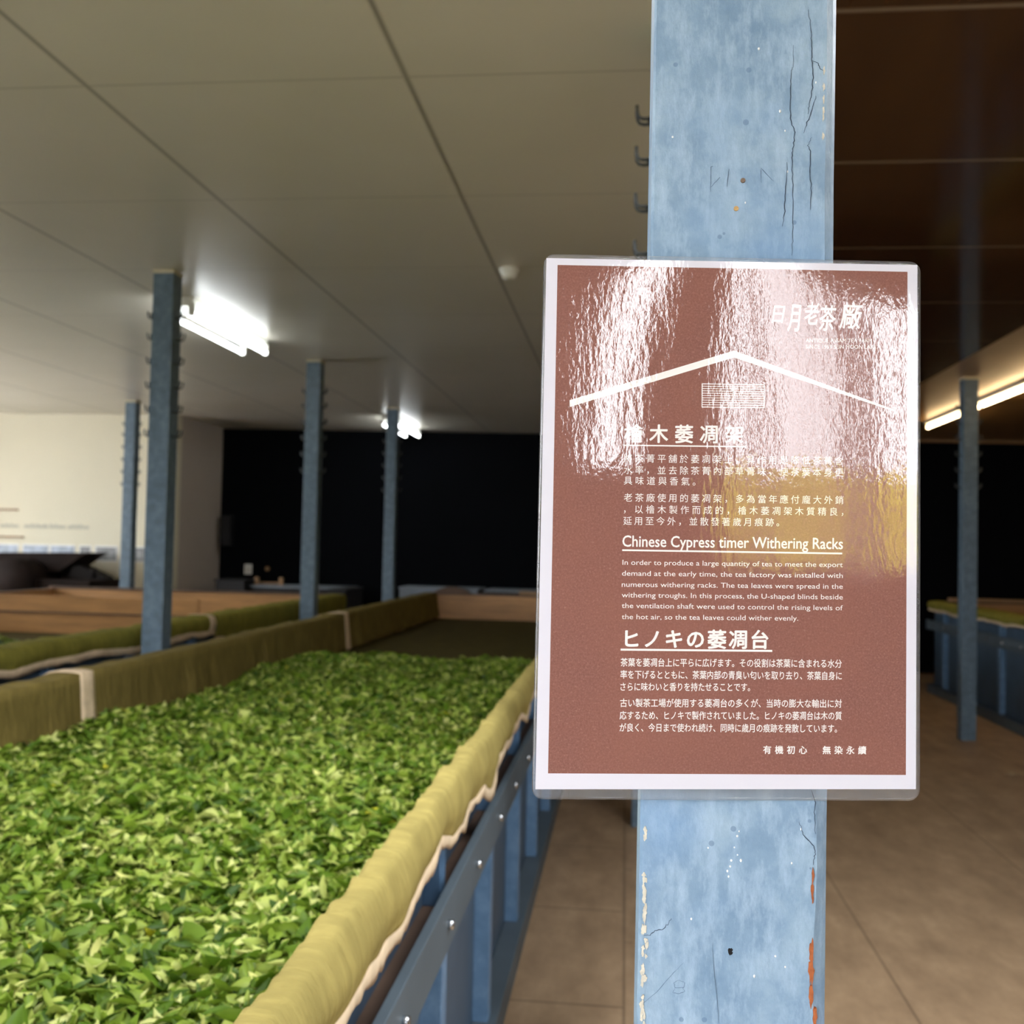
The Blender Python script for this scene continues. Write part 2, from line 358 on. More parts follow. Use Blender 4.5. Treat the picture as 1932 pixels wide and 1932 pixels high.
# ------------------------------------------------------------------ posts
def hook_mesh(side):
    mb = MB(); r = 0.0042
    for dy in (-.018, .018):
        mb.tube([(-.006 * side, dy, 0), (.018 * side, dy, -.001), (.029 * side, dy, .002), (.034 * side, dy, .010), (.036 * side, dy, .022), (.0365 * side, dy, .034)], r, 7)
    mb.tube([(.005 * side, -.022, 0), (.005 * side, .022, 0)], r, 7)
    return mb
HOOK_Z = [2.44, 2.335, 2.215, 2.095, 1.975, 1.855]
PW = 0.105
def post(x, y, label, hooks=True, levels=HOOK_Z):
    e = empty('wooden_post', (x, y, 0), label, 'post', 'blue wooden posts standing in rows')
    MB().box(-PW / 2, PW / 2, -PW / 2, PW / 2, 0, CEIL - .02, .004).obj('shaft', 'post_paint_shaded', e)
    mb = MB(); a = PW / 2 + .003
    mb.box(-a, a, -a, a, CEIL - .022, CEIL - .004); mb.obj('collar', 'cream_trim', e)
    if hooks:
        for sd in (-1, 1):
            for z in levels:
                h = hook_mesh(sd).obj('hook', 'hook_iron', e, True); h.location = (sd * PW / 2, 0, z)
    return e
post(-2.285, 4.88, 'tall blue post with hooks in front of the big fluorescent lamp on the left')
post(-2.28, 7.33, 'blue post with hooks against the dark wall, standing behind the near trough left of centre')
post(-2.28, 9.88, 'thin far blue post in front of the smaller distant fluorescent lamp')
post(-4.77, 9.52, 'slim blue post with hooks in front of the white display wall')
post(2.52, 7.98, 'blue post standing on the brown floor right of the sign, crossing the warm lamps')
post(0.098, 2.62, 'blurred blue post hidden behind the signed post, only its left hooks peeping out')
post(0.105, 5.15, 'far blue post whose base shows just under the lower left of the sign', hooks=False)

# the near post with the sign
PX0, PX1, PY = 0.0112, 0.1158, 0.600
np_ = empty('wooden_post', ((PX0 + PX1) / 2, PY, 0), 'big weathered light blue post in front, carrying the sign', 'post', 'blue wooden posts standing in rows')
mb = MB(); n = 140; zs = np.linspace(0, CEIL, n); w2 = (PX1 - PX0) / 2; rr = np.random.RandomState(5)
prof = []
cr = nz(11, n, 3, .0012); cr2 = nz(12, n, 2, .0008)
for i, z in enumerate(zs):
    lean = (z - 1.35) * -0.006 * 0
    c = .0065 + cr[i]; d = .006 + cr2[i]
    poly = [(-w2 + .0015 + cr2[i] * .4, 0), (w2 - c, 0), (w2 - c * .35, d * .55), (w2, d), (w2, PW), (-w2, PW), (-w2, .0015)]
    prof.append([mb.bm.verts.new((x + lean, y, z)) for x, y in poly])
for A, B in zip(prof, prof[1:]):
    for k in range(7): mb.bm.faces.new((A[k], A[(k + 1) % 7], B[(k + 1) % 7], B[k]))
mb.bm.faces.new(prof[0][::-1]); mb.bm.faces.new(prof[-1])
mb.obj('shaft', 'blue_paint_worn', np_)
def face_xy(x, z, dy=-.0003): return Vector((x - (PX0 + PX1) / 2, dy, z))
CR = [[(0.091, 1.6419), (0.0909, 1.629), (0.0898, 1.6267), (0.0897, 1.6171), (0.0897, 1.6042), (0.0905, 1.5962), (0.0924, 1.5914), (0.0917, 1.5834), (0.0908, 1.5763), (0.0916, 1.5643), (0.0919, 1.5484), (0.0919, 1.5278), (0.0915, 1.5199)], [(0.0992, 1.6625), (0.1005, 1.652), (0.1014, 1.6415), (0.1013, 1.6335), (0.1022, 1.6231), (0.1013, 1.6127), (0.1003, 1.6072), (0.0996, 1.6016)], [(0.1039, 1.6119), (0.1022, 1.6055), (0.1, 1.5984), (0.0974, 1.5905)], [(0.1011, 1.6327), (0.1046, 1.6314), (0.1061, 1.6278), (0.1088, 1.626)], [(0.102, 1.588), (0.0998, 1.5833), (0.1013, 1.58), (0.1011, 1.5681), (0.102, 1.5562), (0.1017, 1.5459)], [(0.0884, 1.5739), (0.0874, 1.5564), (0.0872, 1.5453), (0.0861, 1.5366)], [(0.1061, 1.2168), (0.1082, 1.2114), (0.108, 1.2031), (0.1088, 1.1928)], [(0.0995, 1.1992), (0.1023, 1.1918), (0.1078, 1.1859), (0.1085, 1.1818), (0.1076, 1.1756)], [(0.0145, 1.1308), (0.018, 1.1313), (0.0207, 1.1339), (0.0249, 1.1349), (0.0276, 1.1378), (0.0296, 1.1414)]]
SC = [[(0.0124, 1.0911), (0.022, 1.0994), (0.0301, 1.1096), (0.0369, 1.117)], [(0.0526, 1.129), (0.0539, 1.1139), (0.0559, 1.0969), (0.0571, 1.0846)], [(0.0343, 1.1071), (0.0316, 1.1056), (0.0323, 1.1028), (0.0372, 1.1032), (0.0378, 1.106), (0.0343, 1.1071)], [(0.0323, 1.1025), (0.031, 1.1), (0.0345, 1.0995), (0.0379, 1.1011), (0.0365, 1.1031)], [(0.0465, 1.5723), (0.0453, 1.572), (0.0453, 1.5571)], [(0.0455, 1.5602), (0.0505, 1.5658)], [(0.0555, 1.5706), (0.0545, 1.5602)], [(0.0738, 1.5622), (0.0736, 1.5706), (0.0808, 1.5629)]]
WH = [(0.0715, 1.6407), (0.084, 1.6038), (0.087, 1.5923), (0.023, 1.5901), (0.0886, 1.5685), (0.0651, 1.5508), (0.1039, 1.62), (0.0667, 1.192), (0.0657, 1.1893), (0.0496, 1.1819), (0.0642, 1.1829), (0.066, 1.1788), (0.0679, 1.1758), (0.0626, 1.1755), (0.062, 1.1722), (0.0605, 1.1695), (0.0612, 1.1665), (0.0408, 1.1416), (0.0876, 1.1238), (0.0762, 1.112), (0.0959, 1.1758), (0.1008, 1.195), (0.0931, 1.1182)]
CL = [(0.0131, 1.1886), (0.0139, 1.1656), (0.0144, 1.1579), (0.0141, 1.1523), (0.0129, 1.1432), (0.0131, 1.1383), (0.0155, 1.1312), (0.0139, 1.1259), (0.0124, 1.1188), (0.0124, 1.1112), (0.0121, 1.1049), (0.0119, 1.0959), (0.0131, 1.0884), (0.0118, 1.0821)]
CRO = [(0.108, 1.1701, 1), (0.1078, 1.1619, 1.3), (0.1082, 1.1564, .8), (0.1078, 1.1277, 1.8), (0.1078, 1.1175, 2.2), (0.1078, 1.1038, 2.0), (0.1100, 1.0918, 1.6)]
CRC = [(0.1118, 1.6172), (0.1113, 1.6101), (0.1106, 1.6037), (0.1116, 1.5997), (0.1112, 1.5886), (0.1108, 1.6264)]
def ribbon(mb, pts, wd, jit=.0002):
    # fine polyline as a thin solid ribbon lying on the face
    fine = []
    for (a, b) in zip(pts, pts[1:]):
        for k in range(5):
            t = k / 5; fine.append((a[0] * (1 - t) + b[0] * t + random.gauss(0, jit), a[1] * (1 - t) + b[1] * t + random.gauss(0, jit)))
    fine.append(pts[-1])
    prev = None; N = len(fine)
    for i, p in enumerate(fine):
        q = fine[min(i + 1, N - 1)]; o = fine[max(i - 1, 0)]
        d = Vector((q[0] - o[0], q[1] - o[1])); d = d.normalized() if d.length > 1e-9 else Vector((0, 1)); nn = Vector((-d.y, d.x)) * (wd * (.35 + .65 * math.sin(PI * (i + .5) / N)) * random.uniform(.7, 1.2) / 2)
        a = mb.bm.verts.new(face_xy(p[0] + nn.x, p[1] + nn.y)); b = mb.bm.verts.new(face_xy(p[0] - nn.x, p[1] - nn.y))
        if prev: mb.bm.faces.new((prev[0], prev[1], b, a))
        prev = (a, b)
def blob(mb, x, z, sx, sz, dy=-.0003, n=13, jag=.45):
    dy -= random.random() * .0003
    c = [mb.bm.verts.new(face_xy(x + sx * math.cos(t) * random.uniform(1 - jag, 1 + jag), z + sz * math.sin(t) * random.uniform(1 - jag, 1 + jag), dy)) for t in [2 * PI * k / n for k in range(n)]]
    b = [mb.bm.verts.new(Vector((v.co.x, 0.0006, v.co.z))) for v in c]
    mb.bm.faces.new(c)
    for i in range(n): mb.bm.faces.new((c[i], b[i], b[(i + 1) % n], c[(i + 1) % n]))
for c in CR:
    mb = MB(); ribbon(mb, c, .0005); tag(mb.obj('crack', 'crack_dark', np_), 'dark wandering crack in the paint')
for i, c in enumerate(SC):
    mb = MB(); ribbon(mb, c, .0004 if i > 3 else .00028, .00008); tag(mb.obj('scratch_mark', 'pencil_grey', np_), 'faint grey scratch or pencil stroke')
for x, z in WH:
    r_ = random.uniform(.0004, .0007); MB().sph((x - (PX0 + PX1) / 2, 0, z), r_, 2, (1, .7, random.uniform(1, 1.7))).obj('paint_blister', 'blister_white', np_, True)
for x, z in CL:
    for k in range(3):
        mb = MB(); blob(mb, PX0 + .0024 + abs(random.gauss(0, .0012)), z + random.gauss(0, .0025), random.uniform(.0005, .0013), random.uniform(.001, .003)); tag(mb.obj('paint_chip', 'chip_cream', np_), 'cream patch where paint has flaked')
for x, z in CRC:
    mb = MB(); blob(mb, min(x, PX1 - .0085) + .001, z, .0006, .0022); tag(mb.obj('paint_chip', 'chip_cream', np_), 'cream patch where paint has flaked')
for x, z, q in CRO:
    mb = MB(); blob(mb, x - .0005, z, .0009 * q * .7, .0042 * q * .8, -.0004, 15, .4); tag(mb.obj('bare_wood', 'chip_orange', np_), 'orange bare wood showing through worn edge')
mb = MB(); blob(mb, .0627, 1.1249, .0013, .0022, -.0002); mb.obj('nail_hole', 'hole_black', np_)
for (x, z), m_ in (((0.0635, 1.5636), 'rust_screw'), ((0.0599, 1.5473), 'brass_screw')):
    MB().cyl((x - (PX0 + PX1) / 2, 0, z), (0, 1, 0), .0014, .0016, 16).obj('screw', m_, np_)

# ------------------------------------------------------------------ the laminated sign
SC_, SA = Vector((.0581, .5873, 1.3639)), math.radians(8.47)
sg = empty('laminated_sign', SC_, 'brown laminated information sign with white Chinese, English and Japanese text on the blue post', 'sign', rz=SA)
mm = .001
def quad_round(pts, rad, n=6):
    out = []
    for i in range(4):
        p = Vector(pts[i]); a = (Vector(pts[i - 1]) - p).normalized(); b = (Vector(pts[(i + 1) % 4]) - p).normalized()
        for k in range(n + 1):
            t = k / n * PI / 2; out.append(tuple(p + a * rad * (1 - math.sin(t)) + b * rad * (1 - math.cos(t))))
    return out
POUCH = [(-107.6, 150.0), (106.7, 152.5), (109.0, -150.9), (-108.0, -152.7)]
PAPER = [(-106.1, 147.7), (104.8, 150.6), (106.6, -144.4), (-106.1, -147.2)]
PANEL = [(-99.8, 144.0), (99.1, 146.5), (100.8, -136.6), (-99.3, -138.4)]
def flat(name, pts, y0, y1, mat, lab=None):
    o = MB().prism([(a * mm, b * mm) for a, b in pts], y0 * mm, y1 * mm).obj(name, mat, sg)
    if lab: o['label'] = lab
    return o
# clear film: a gently bowed sheet, front and back, closed
def film():
    nx, nz_ = 56, 76; bm = bmesh.new(); TL, TR, BR, BL = [Vector(p) for p in POUCH]; rad = 6.5
    def xz(u, v):
        p = (TL * (1 - u) + TR * u) * (1 - v) + (BL * (1 - u) + BR * u) * v
        # round the corners by pulling the edge in
        dx = min(u, 1 - u) * 215; dz = min(v, 1 - v) * 303
        if dx < rad and dz < rad:
            e = Vector((rad - dx, rad - dz)); m_ = max(e.x, e.y); L = e.length
            if L > 0:
                k = m_ / L; e2 = e * k; sx = 1 if u < .5 else -1; sz = -1 if v < .5 else 1
                p = p + Vector((sx * (e.x - e2.x), sz * (e.y - e2.y)))
        return p
    us = np.concatenate([np.linspace(0, .03, 5)[:-1], np.linspace(.03, .97, nx - 8), np.linspace(.97, 1, 5)[1:]])
    vv = np.concatenate([np.linspace(0, .022, 5)[:-1], np.linspace(.022, .978, nz_ - 8), np.linspace(.978, 1, 5)[1:]])
    def layer(y, bow):
        return [[bm.verts.new((xz(u, v).x * mm, (y - bow * math.exp(-min(u, 1 - u) * 22) * 0 + 0) * mm, xz(u, v).y * mm)) for v in vv] for u in us]
    A = layer(.11, 0); B = layer(.34, 0); a, b = len(us), len(vv)
    for i in range(a - 1):
        for j in range(b - 1):
            bm.faces.new((A[i][j], A[i][j + 1], A[i + 1][j + 1], A[i + 1][j])); bm.faces.new((B[i][j], B[i + 1][j], B[i + 1][j + 1], B[i][j + 1]))
    rim = []
    ring = [(i, 0) for i in range(a)] + [(a - 1, j) for j in range(1, b)] + [(i, b - 1) for i in range(a - 2, -1, -1)] + [(0, j) for j in range(b - 2, 0, -1)]
    for k in range(len(ring)):
        p, q = ring[k], ring[(k + 1) % len(ring)]
        f = bm.faces.new((A[p[0]][p[1]], A[q[0]][q[1]], B[q[0]][q[1]], B[p[0]][p[1]])); f.material_index = 1
    # bow the film face: the bending near top and side edges that curls the mirrored windows
    for v in bm.verts:
        x, z = v.co.x / mm, v.co.z / mm
        if v.co.y < 0:
            v.co.y += -.30 * mm * 0
    bmesh.ops.recalc_face_normals(bm, faces=bm.faces)
    me = D.meshes.new('film'); bm.to_mesh(me); bm.free()
    for p in me.polygons: p.use_smooth = p.material_index == 0
    o = link('film', me, ['film', 'film_edge'], sg); o['label'] = 'clear laminating film forming a see-through rim'
film()
flat('paper', PAPER, -.04, .10, 'print_paper', 'white paper showing as a border')
flat('printed_panel', PANEL, -.09, -.03, 'print_brown', 'brown printed ground')
YT = -.13 * mm
def text_obj(body, u0, u1, v0, v1, h, name='lettering', bold=0.0, cjk=True, shear=0.0, tall=False):
    def build(sp):
        c = D.curves.new('txt', 'FONT'); c.body = body; c.size = 1.0; c.shear = shear; c.space_character = sp; c.resolution_u = 3; c.fill_mode = 'FRONT'
        o = D.objects.new('txt', c); COL.objects.link(o)
        me = D.meshes.new_from_object(o.evaluated_get(bpy.context.evaluated_depsgraph_get()))
        D.objects.remove(o); D.curves.remove(c)
        co = np.zeros(len(me.vertices) * 3); me.vertices.foreach_get('co', co); co = co.reshape(-1, 3)
        return me, co
    W = u1 - u0; me, co = build(1.0)
    if tall: sy = h / (co[:, 1].max() - co[:, 1].min()); yc = (co[:, 1].max() + co[:, 1].min()) / 2
    elif cjk: sy = h / 0.93; yc = 0.345
    else: sy = h / 0.73; yc = 0.365
    w1 = (co[:, 0].max() - co[:, 0].min()) * sy
    if cjk and len(body) > 1 and w1 < W:
        m2, c2 = build(1.5); w2_ = (c2[:, 0].max() - c2[:, 0].min()) * sy
        D.meshes.remove(me); D.meshes.remove(m2)
        me, co = build(1.0 + 0.5 * (W - w1) / (w2_ - w1)); w1 = (co[:, 0].max() - co[:, 0].min()) * sy
    sx = sy * W / w1
    x0 = co[:, 0].min(); out = np.zeros_like(co)
    X = (co[:, 0] - x0) * sx; sl = (v1 - v0) / W
    out[:, 0] = (u0 + X) * mm; out[:, 2] = (v0 + sl * X + (co[:, 1] - yc) * sy) * mm; out[:, 1] = YT
    me.vertices.foreach_set('co', out.ravel()); me.update(); me.materials.clear()
    bm = bmesh.new(); bm.from_mesh(me); D.meshes.remove(me)
    if bold:                                       # heavier strokes: the printed outline laid down several times
        g0 = bm.verts[:] + bm.edges[:] + bm.faces[:]; q = bold * sy * mm
        for i, (a, b) in enumerate(((q, 0), (-q, 0), (0, q), (0, -q), (q * .7, q * .7), (-q * .7, -q * .7))):
            gg = bmesh.ops.duplicate(bm, geom=g0)['geom']
            for v in gg:
                if isinstance(v, bmesh.types.BMVert): v.co += Vector((a, -(i + 1) * 3e-6, b))
    me = D.meshes.new(name); bm.to_mesh(me); bm.free()
    return link(name, me, 'print_white', sg)
CJK_T = [
("檜木萎凋架",-60.48,6.40,50.05,51.19,10.09,.022),
("將茶菁平舖於萎凋架上，其作用是降低茶菁含",-60.53,63.46,36.40,38.02,4.74,0),
("水率，並去除茶菁內部草菁味，使茶葉本身更",-60.41,63.53,29.89,31.45,4.74,0),
("具味道與香氣。",-60.30,-20.12,23.97,24.35,4.73,0),
("老茶廠使用的萎凋架，多為當年應付龐大外銷",-60.13,63.71,14.51,15.95,4.73,0),
("，以檜木製作而成的，檜木萎凋架木質精良，",-60.01,63.78,8.01,9.39,4.72,0),
("延用至今外，並散發著歲月痕跡。",-60.19,27.48,1.51,2.62,4.72,0),
("ヒノキの萎凋台",-57.81,22.08,-64.02,-63.14,10.25,.026),
("茶葉を萎凋台上に平らに広げます。その役割は茶葉に含まれる水分",-60.23,63.84,-76.94,-75.54,4.68,.008),
("率を下げるとともに、茶葉内部の青臭い匂いを取り去り、茶葉自身に",-60.22,63.92,-83.67,-82.32,4.67,.008),
("さらに味わいと香りを持たせることです。",-60.10,12.31,-90.38,-89.48,4.67,.008),
("古い製茶工場が使用する萎凋台の多くが、当時の膨大な輸出に対",-60.11,64.10,-99.29,-97.74,4.67,.008),
("応するため、ヒノキで製作されていました。ヒノキの萎凋台は木の質",-60.28,64.17,-106.14,-104.51,4.66,.008),
("が良く、今日まで使われ続け、同時に歳月の痕跡を発散しています。",-60.16,61.56,-112.84,-111.60,4.66,.008),
("有機初心　無染永續",20.24,78.16,-123.92,-123.39,4.5,.020)]
LAT_T = [
("Chinese Cypress timer Withering Racks",-60.40,63.68,-9.41,-8.16,6.48,.012),
("In order to produce a large quantity of tea to meet the export",-60.22,63.81,-21.33,-20.04,2.94,0),
("demand at the early time, the tea factory was installed with",-60.40,63.88,-27.37,-26.12,2.94,0),
("numerous withering racks. The tea leaves were spread in the",-60.44,63.95,-33.55,-32.20,2.94,0),
("withering troughs. In this process, the U-shaped blinds beside",-60.33,64.02,-39.42,-38.12,2.94,0),
("the ventilation shaft were used to control the rising levels of",-60.22,64.09,-45.29,-44.19,2.93,0),
("the hot air, so the tea leaves could wither evenly.",-60.11,38.96,-51.45,-50.44,2.93,0),
("ANTIQUE ASSAM TEA FARM",41.20,78.92,105.75,106.71,2.25,0),
("SINCE 1959 SUN MOON LAKE",41.24,81.69,102.14,103.18,2.25,0)]
for t_, a, b, c, d, h, bo in CJK_T: text_obj(t_, a, b, c, d, h, 'lettering', bo)
for t_, a, b, c, d, h, bo in LAT_T: text_obj(t_, a, b, c, d, h, 'lettering', bo, cjk=False)
for t_, a, b, c, h in (("日",21.68,29.23,119.9,9.6),("月",30.76,38.32,118.1,15.0),("老",40.40,48.6,121.1,12.6),("茶",48.91,58.30,118.7,14.4),("廠",60.40,73.45,120.6,15.0)):
    tag(text_obj(t_, a, b, c, c, h, 'brush_character', .012, shear=.18, tall=True), 'white brush style character of the logo')
def strip(mb, p, q, wd):
    p, q = Vector(p), Vector(q); d = (q - p).normalized(); nn = Vector((-d.y, d.x)) * wd / 2
    mb.bm.faces.new([mb.bm.verts.new((a.x * mm, YT, a.y * mm)) for a in (p + nn, q + nn, q - nn, p - nn)])
for p, q, wd in (((-60.7, 43.8), (8.1, 44.7), .75), ((-60.5, -14.7), (63.4, -13.9), .95), ((-60.4, -69.8), (24.5, -69.0), 1.1)):
    mb = MB(); strip(mb, p, q, wd); mb.obj('underline', 'print_white', sg)
mb = MB(); R1 = [(-91.5, 68.2), (0.5, 98.7), (0.6, 94.8), (-91.4, 64.4)]; R2 = [(0.5, 98.7), (92.6, 67.7), (92.7, 66.6), (0.6, 94.8)]
for Rr in (R1, R2): mb.bm.faces.new([mb.bm.verts.new((a * mm, YT, b * mm)) for a, b in Rr])
tag(mb.obj('roof_emblem', 'print_white', sg), 'white shallow gable roof line')
mb = MB()
for k in range(11):
    f = k / 10; strip(mb, (-17.3, 79.4 - 13 * f), (18.1, 79.9 - 13 * f), .38 if k not in (0, 10) else .5)
for x in (-17.2, .4, 18.0): strip(mb, (x, 79.6), (x + .1, 66.6), .5)
tag(mb.obj('vent_emblem', 'print_white', sg), 'white louvred vent drawn as fine lines')
for z in (-.06, .10):
    MB().box(-.028, .036, .0004, .0082 if False else .0105, z - .012, z + .012).obj('foam_pad', 'pad_foam', sg)

# ------------------------------------------------------------------ withering troughs
TOPZ, BEDZ = 0.895, 0.66
def side(e, s, x, y0, y1, ps=.745, start=2.02, cols=('blue_panel', 'blue_paint'), slim=False):
    """one long side; s = +1 when it faces +X, x = plane of its plinth front"""
    X = lambda d: x - s * d
    def bx(d0, d1, ya, yb, z0, z1, bev=0):
        a, b = sorted((X(d0), X(d1))); return MB().box(a, b, ya, yb, z0, z1, bev)
    bx(.065, .072 if slim else .09, y0, y1, 0, .775 if slim else TOPZ - .012).obj('side_panel', cols[0], e)
    if slim: bx(.006, .024, y0, y1, .845, TOPZ - .016, .003).obj('cap_board', cols[0], e)
    bx(0, .065, y0, y1, 0, .085, .003).obj('plinth', 'rail_paint', e)
    bx(.0, .065, y0, y1, .625, .642).obj('ledge', 'ledge_dark', e)
    rl = bx(-.014, .004, y0, y1, .62, .716, .002).obj('rail', 'rail_paint', e)
    ys = np.arange(start - ps * math.floor((start - y0 - .05) / ps), y1 - .03, ps)
    for i, y in enumerate(ys):
        bx(.022, .066, y, y + .055, .085, .626, .002).obj('batten', cols[1], e)
        bx(.03, .066, y, y + .055, .642, .775 if slim else TOPZ - .014, .002).obj('batten', cols[1], e)
        for dy in (-.16, .2):
            if y + dy > y0 and y + dy < y1: MB().cyl((X(-.018), y + dy, .668), (s, 0, 0), .0085, .012, 14).obj('bolt', 'steel', rl, True)
    return e
def trough(label, x0, x1, y0, y1, side_kw):
    e = empty('withering_trough', ((x0 + x1) / 2, (y0 + y1) / 2, 0), label, 'trough', 'long blue withering troughs')
    g = D.objects.new('tmp', None)
    kids = []
    class P_: pass
    side(e, 1, x1, y0, y1, **side_kw.get('r', {})); side(e, -1, x0, y0, y1, **side_kw.get('l', {}))
    MB().box(x0 + .09, x1 - .09, y0 + .03, y1 - .03, BEDZ - .02, BEDZ).obj('bed', 'bed_mesh', e)
    for y in (y0, y1 - .03): MB().box(x0 + .065, x1 - .065, y, y + .03, 0.0, TOPZ - .012).obj('end_panel', 'orange_wood', e)
    MB().box(x0 + .05, x1 - .05, y1 - .045, y1 + .02, TOPZ - .012, TOPZ + .006).obj('end_cap', 'ledge_dark', e)
    for a in ((x0 + .0905,) if side_kw['r'].get('slim') else (x0 + .0905, x1 - .1025)): MB().box(a, a + .012, y0 + .03, y1 - .03, BEDZ, TOPZ - .012).obj('inner_lining', 'orange_wood', e)
    # parts were built in world coordinates
    for c in list(e.children): c.location -= e.location
    return e
T1 = (-1.863, -0.318, 0.0, 9.6)
T2 = (-5.2, -2.41, 0.6, 8.85)
T3 = (3.0, 4.6, 2.5, 10.7)
trough('long blue withering trough full of tea leaves, left of the signed post', *T1, {'r': {'start': 2.02, 'slim': True}})
trough('second withering trough with bare orange wood inside, behind the tall left post', *T2, {'r': {'start': 1.95}})
trough('dark blue withering trough along the right edge beyond the brown floor', *T3, {'r': {}, 'l': {'start': 2.5 + .3}})

def cloth(label, x, s, y0, y1, mat, hang=.085, inner=.22, seed=1, group='olive cloths draped over the trough rails', hem=True, hem_w=.016, end_hem=None, topz=TOPZ, width=.106, inward=0.0):
    """cloth over a rail; s=+1 when the outside faces +X, x = outer plane; runs y0..y1"""
    n = max(30, int((y1 - y0) / (.008 if seed == 21 else .02))); q = 2.5 if seed == 21 else 1.0; y = np.linspace(y0, y1, n)
    hz = nz(seed, n, 9 * q, .010) + nz(seed + 50, n, 22 * q, .010) + nz(seed + 70, n, 3 * q, .003)
    hz[:] = hang + np.clip(hz, -.03, .04) * (1.0 if seed == 21 else .45)
    if seed == 21:                                    # the sagging stretch of the hem near the viewer
        hz += .035 * np.exp(-((y - 2.52) / .16) ** 2) + .02 * np.exp(-((y - 3.45) / .12) ** 2)
    ns_ = 26; prof = []
    # inside bottom -> inside top -> outside top -> hem
    T = np.concatenate([np.linspace(0, 1, 11)[:-1], 1 + np.linspace(0, 1, 7)[:-1], 2 + np.linspace(0, 1, 9)])
    k1 = nz(seed + 1, n, 6 * q, .004); k2 = nz(seed + 2, n, 4 * q, .004); k3 = nz(seed + 3, n, 12 * q, .006); k4 = nz(seed + 4, n, 5 * q, .003); k5 = nz(seed + 5, n, 2.6, .0026 if seed == 21 else .0014); pl = nz(seed + 9, n, 5, .007) + nz(seed + 10, n, 2.5, .003)
    rows = []
    for t in T:
        if t < 1:
            d = width + inward * (1 - t) + (.006 + np.abs(k1) * (1 - t) * 1.2 + np.abs(k3) * (1 - t) * 1.2 + .010 * (1 - t) + np.abs(pl) * (1 - .8 * t)); z = topz - inner * (1 - t) + k4 * 0.6 * t
        elif t < 2:
            f = t - 1; d = width * (1 - f) + (.006 * (1 - f)) - .004 * f; z = topz + .010 * math.sin(PI * (.25 + .5 * f)) - .003 * f + k4 * .8 + k5 * (1.2 - f * .8)
        else:
            f = t - 2; d = -.004 - .010 * math.sin(PI * min(1, f * 1.1)) + (k2 * f * 1.1 + k1 * f * .6); z = topz - .003 - hz * f + k4 * .5 * (1 - f) + k5 * (1 - f)
        rows.append(np.stack([x - s * (d + 0 * y), y, z + 0 * y], -1))
    P = np.stack(rows, 1)
    if s < 0: P = P[:, ::-1]
    c0 = np.array([x, (y0 + y1) / 2, topz])
    o = grid_mesh('cloth_cover', P - c0, mat, thick=.003); o.location = c0
    tag(o, label, 'cloth', group)
    if hem:
        H = np.stack([rows[-1] + np.array([s * .002, 0, .004]), rows[-1] + np.array([s * .003, 0, -hem_w * .55]) + np.stack([k2 * .3, 0 * y, k5], -1), rows[-1] + np.array([s * .001, 0, -hem_w]) + np.stack([k2 * .4, 0 * y, k4 + k5], -1)], 1)
        tag(grid_mesh('hem', H - c0, 'hem_cream', o, thick=.003), 'pale raw hem along the lower edge')
    if end_hem is not None:
        i = int(end_hem * (n - 1)); j0, j1 = max(0, i - 2), min(n, i + 3)
        w_ = P[j0:j1].copy(); L = w_.shape[0]
        nrm = np.gradient(w_, axis=1); nn = np.stack([-nrm[..., 2], 0 * nrm[..., 0], nrm[..., 0]], -1); nn /= np.linalg.norm(nn, axis=-1, keepdims=True) + 1e-9
        w_ = w_ - nn * .006 * (1 if s > 0 else 1) * np.where(True, 1, 1)
        w2_ = P[j0:j1] + nn * .006
        tag(grid_mesh('seam_hem', (w2_ if True else w_) - c0, 'hem_cream', o, thick=.004), 'pale hem where the cloth ends')
    return o
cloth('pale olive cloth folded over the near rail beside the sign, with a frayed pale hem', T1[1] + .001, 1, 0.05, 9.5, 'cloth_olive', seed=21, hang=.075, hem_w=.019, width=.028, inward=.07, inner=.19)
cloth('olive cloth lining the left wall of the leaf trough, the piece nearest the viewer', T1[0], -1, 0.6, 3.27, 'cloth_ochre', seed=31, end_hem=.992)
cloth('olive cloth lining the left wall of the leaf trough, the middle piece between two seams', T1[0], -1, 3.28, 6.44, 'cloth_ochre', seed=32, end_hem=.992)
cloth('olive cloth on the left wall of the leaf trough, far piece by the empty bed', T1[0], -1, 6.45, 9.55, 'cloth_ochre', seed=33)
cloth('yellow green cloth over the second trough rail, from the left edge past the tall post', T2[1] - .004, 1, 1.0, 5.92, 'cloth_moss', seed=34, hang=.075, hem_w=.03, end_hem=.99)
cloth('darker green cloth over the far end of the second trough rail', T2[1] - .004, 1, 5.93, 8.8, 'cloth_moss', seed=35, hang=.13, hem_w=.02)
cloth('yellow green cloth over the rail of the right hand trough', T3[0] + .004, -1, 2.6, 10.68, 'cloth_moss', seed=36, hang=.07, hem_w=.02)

# partition board standing in the second trough
mb = MB(); mb.box(-4.95, -2.98, 7.0, 7.03, BEDZ, .925); o = mb.obj('wooden_board', 'orange_wood')
tag(o, 'orange wooden partition board standing across the second trough', 'board')
MB().box(-4.95, -2.98, 6.985, 7.0, .80, .812).obj('batten', 'ledge_dark', o)  # dark strip standing in for a shadow line across the board

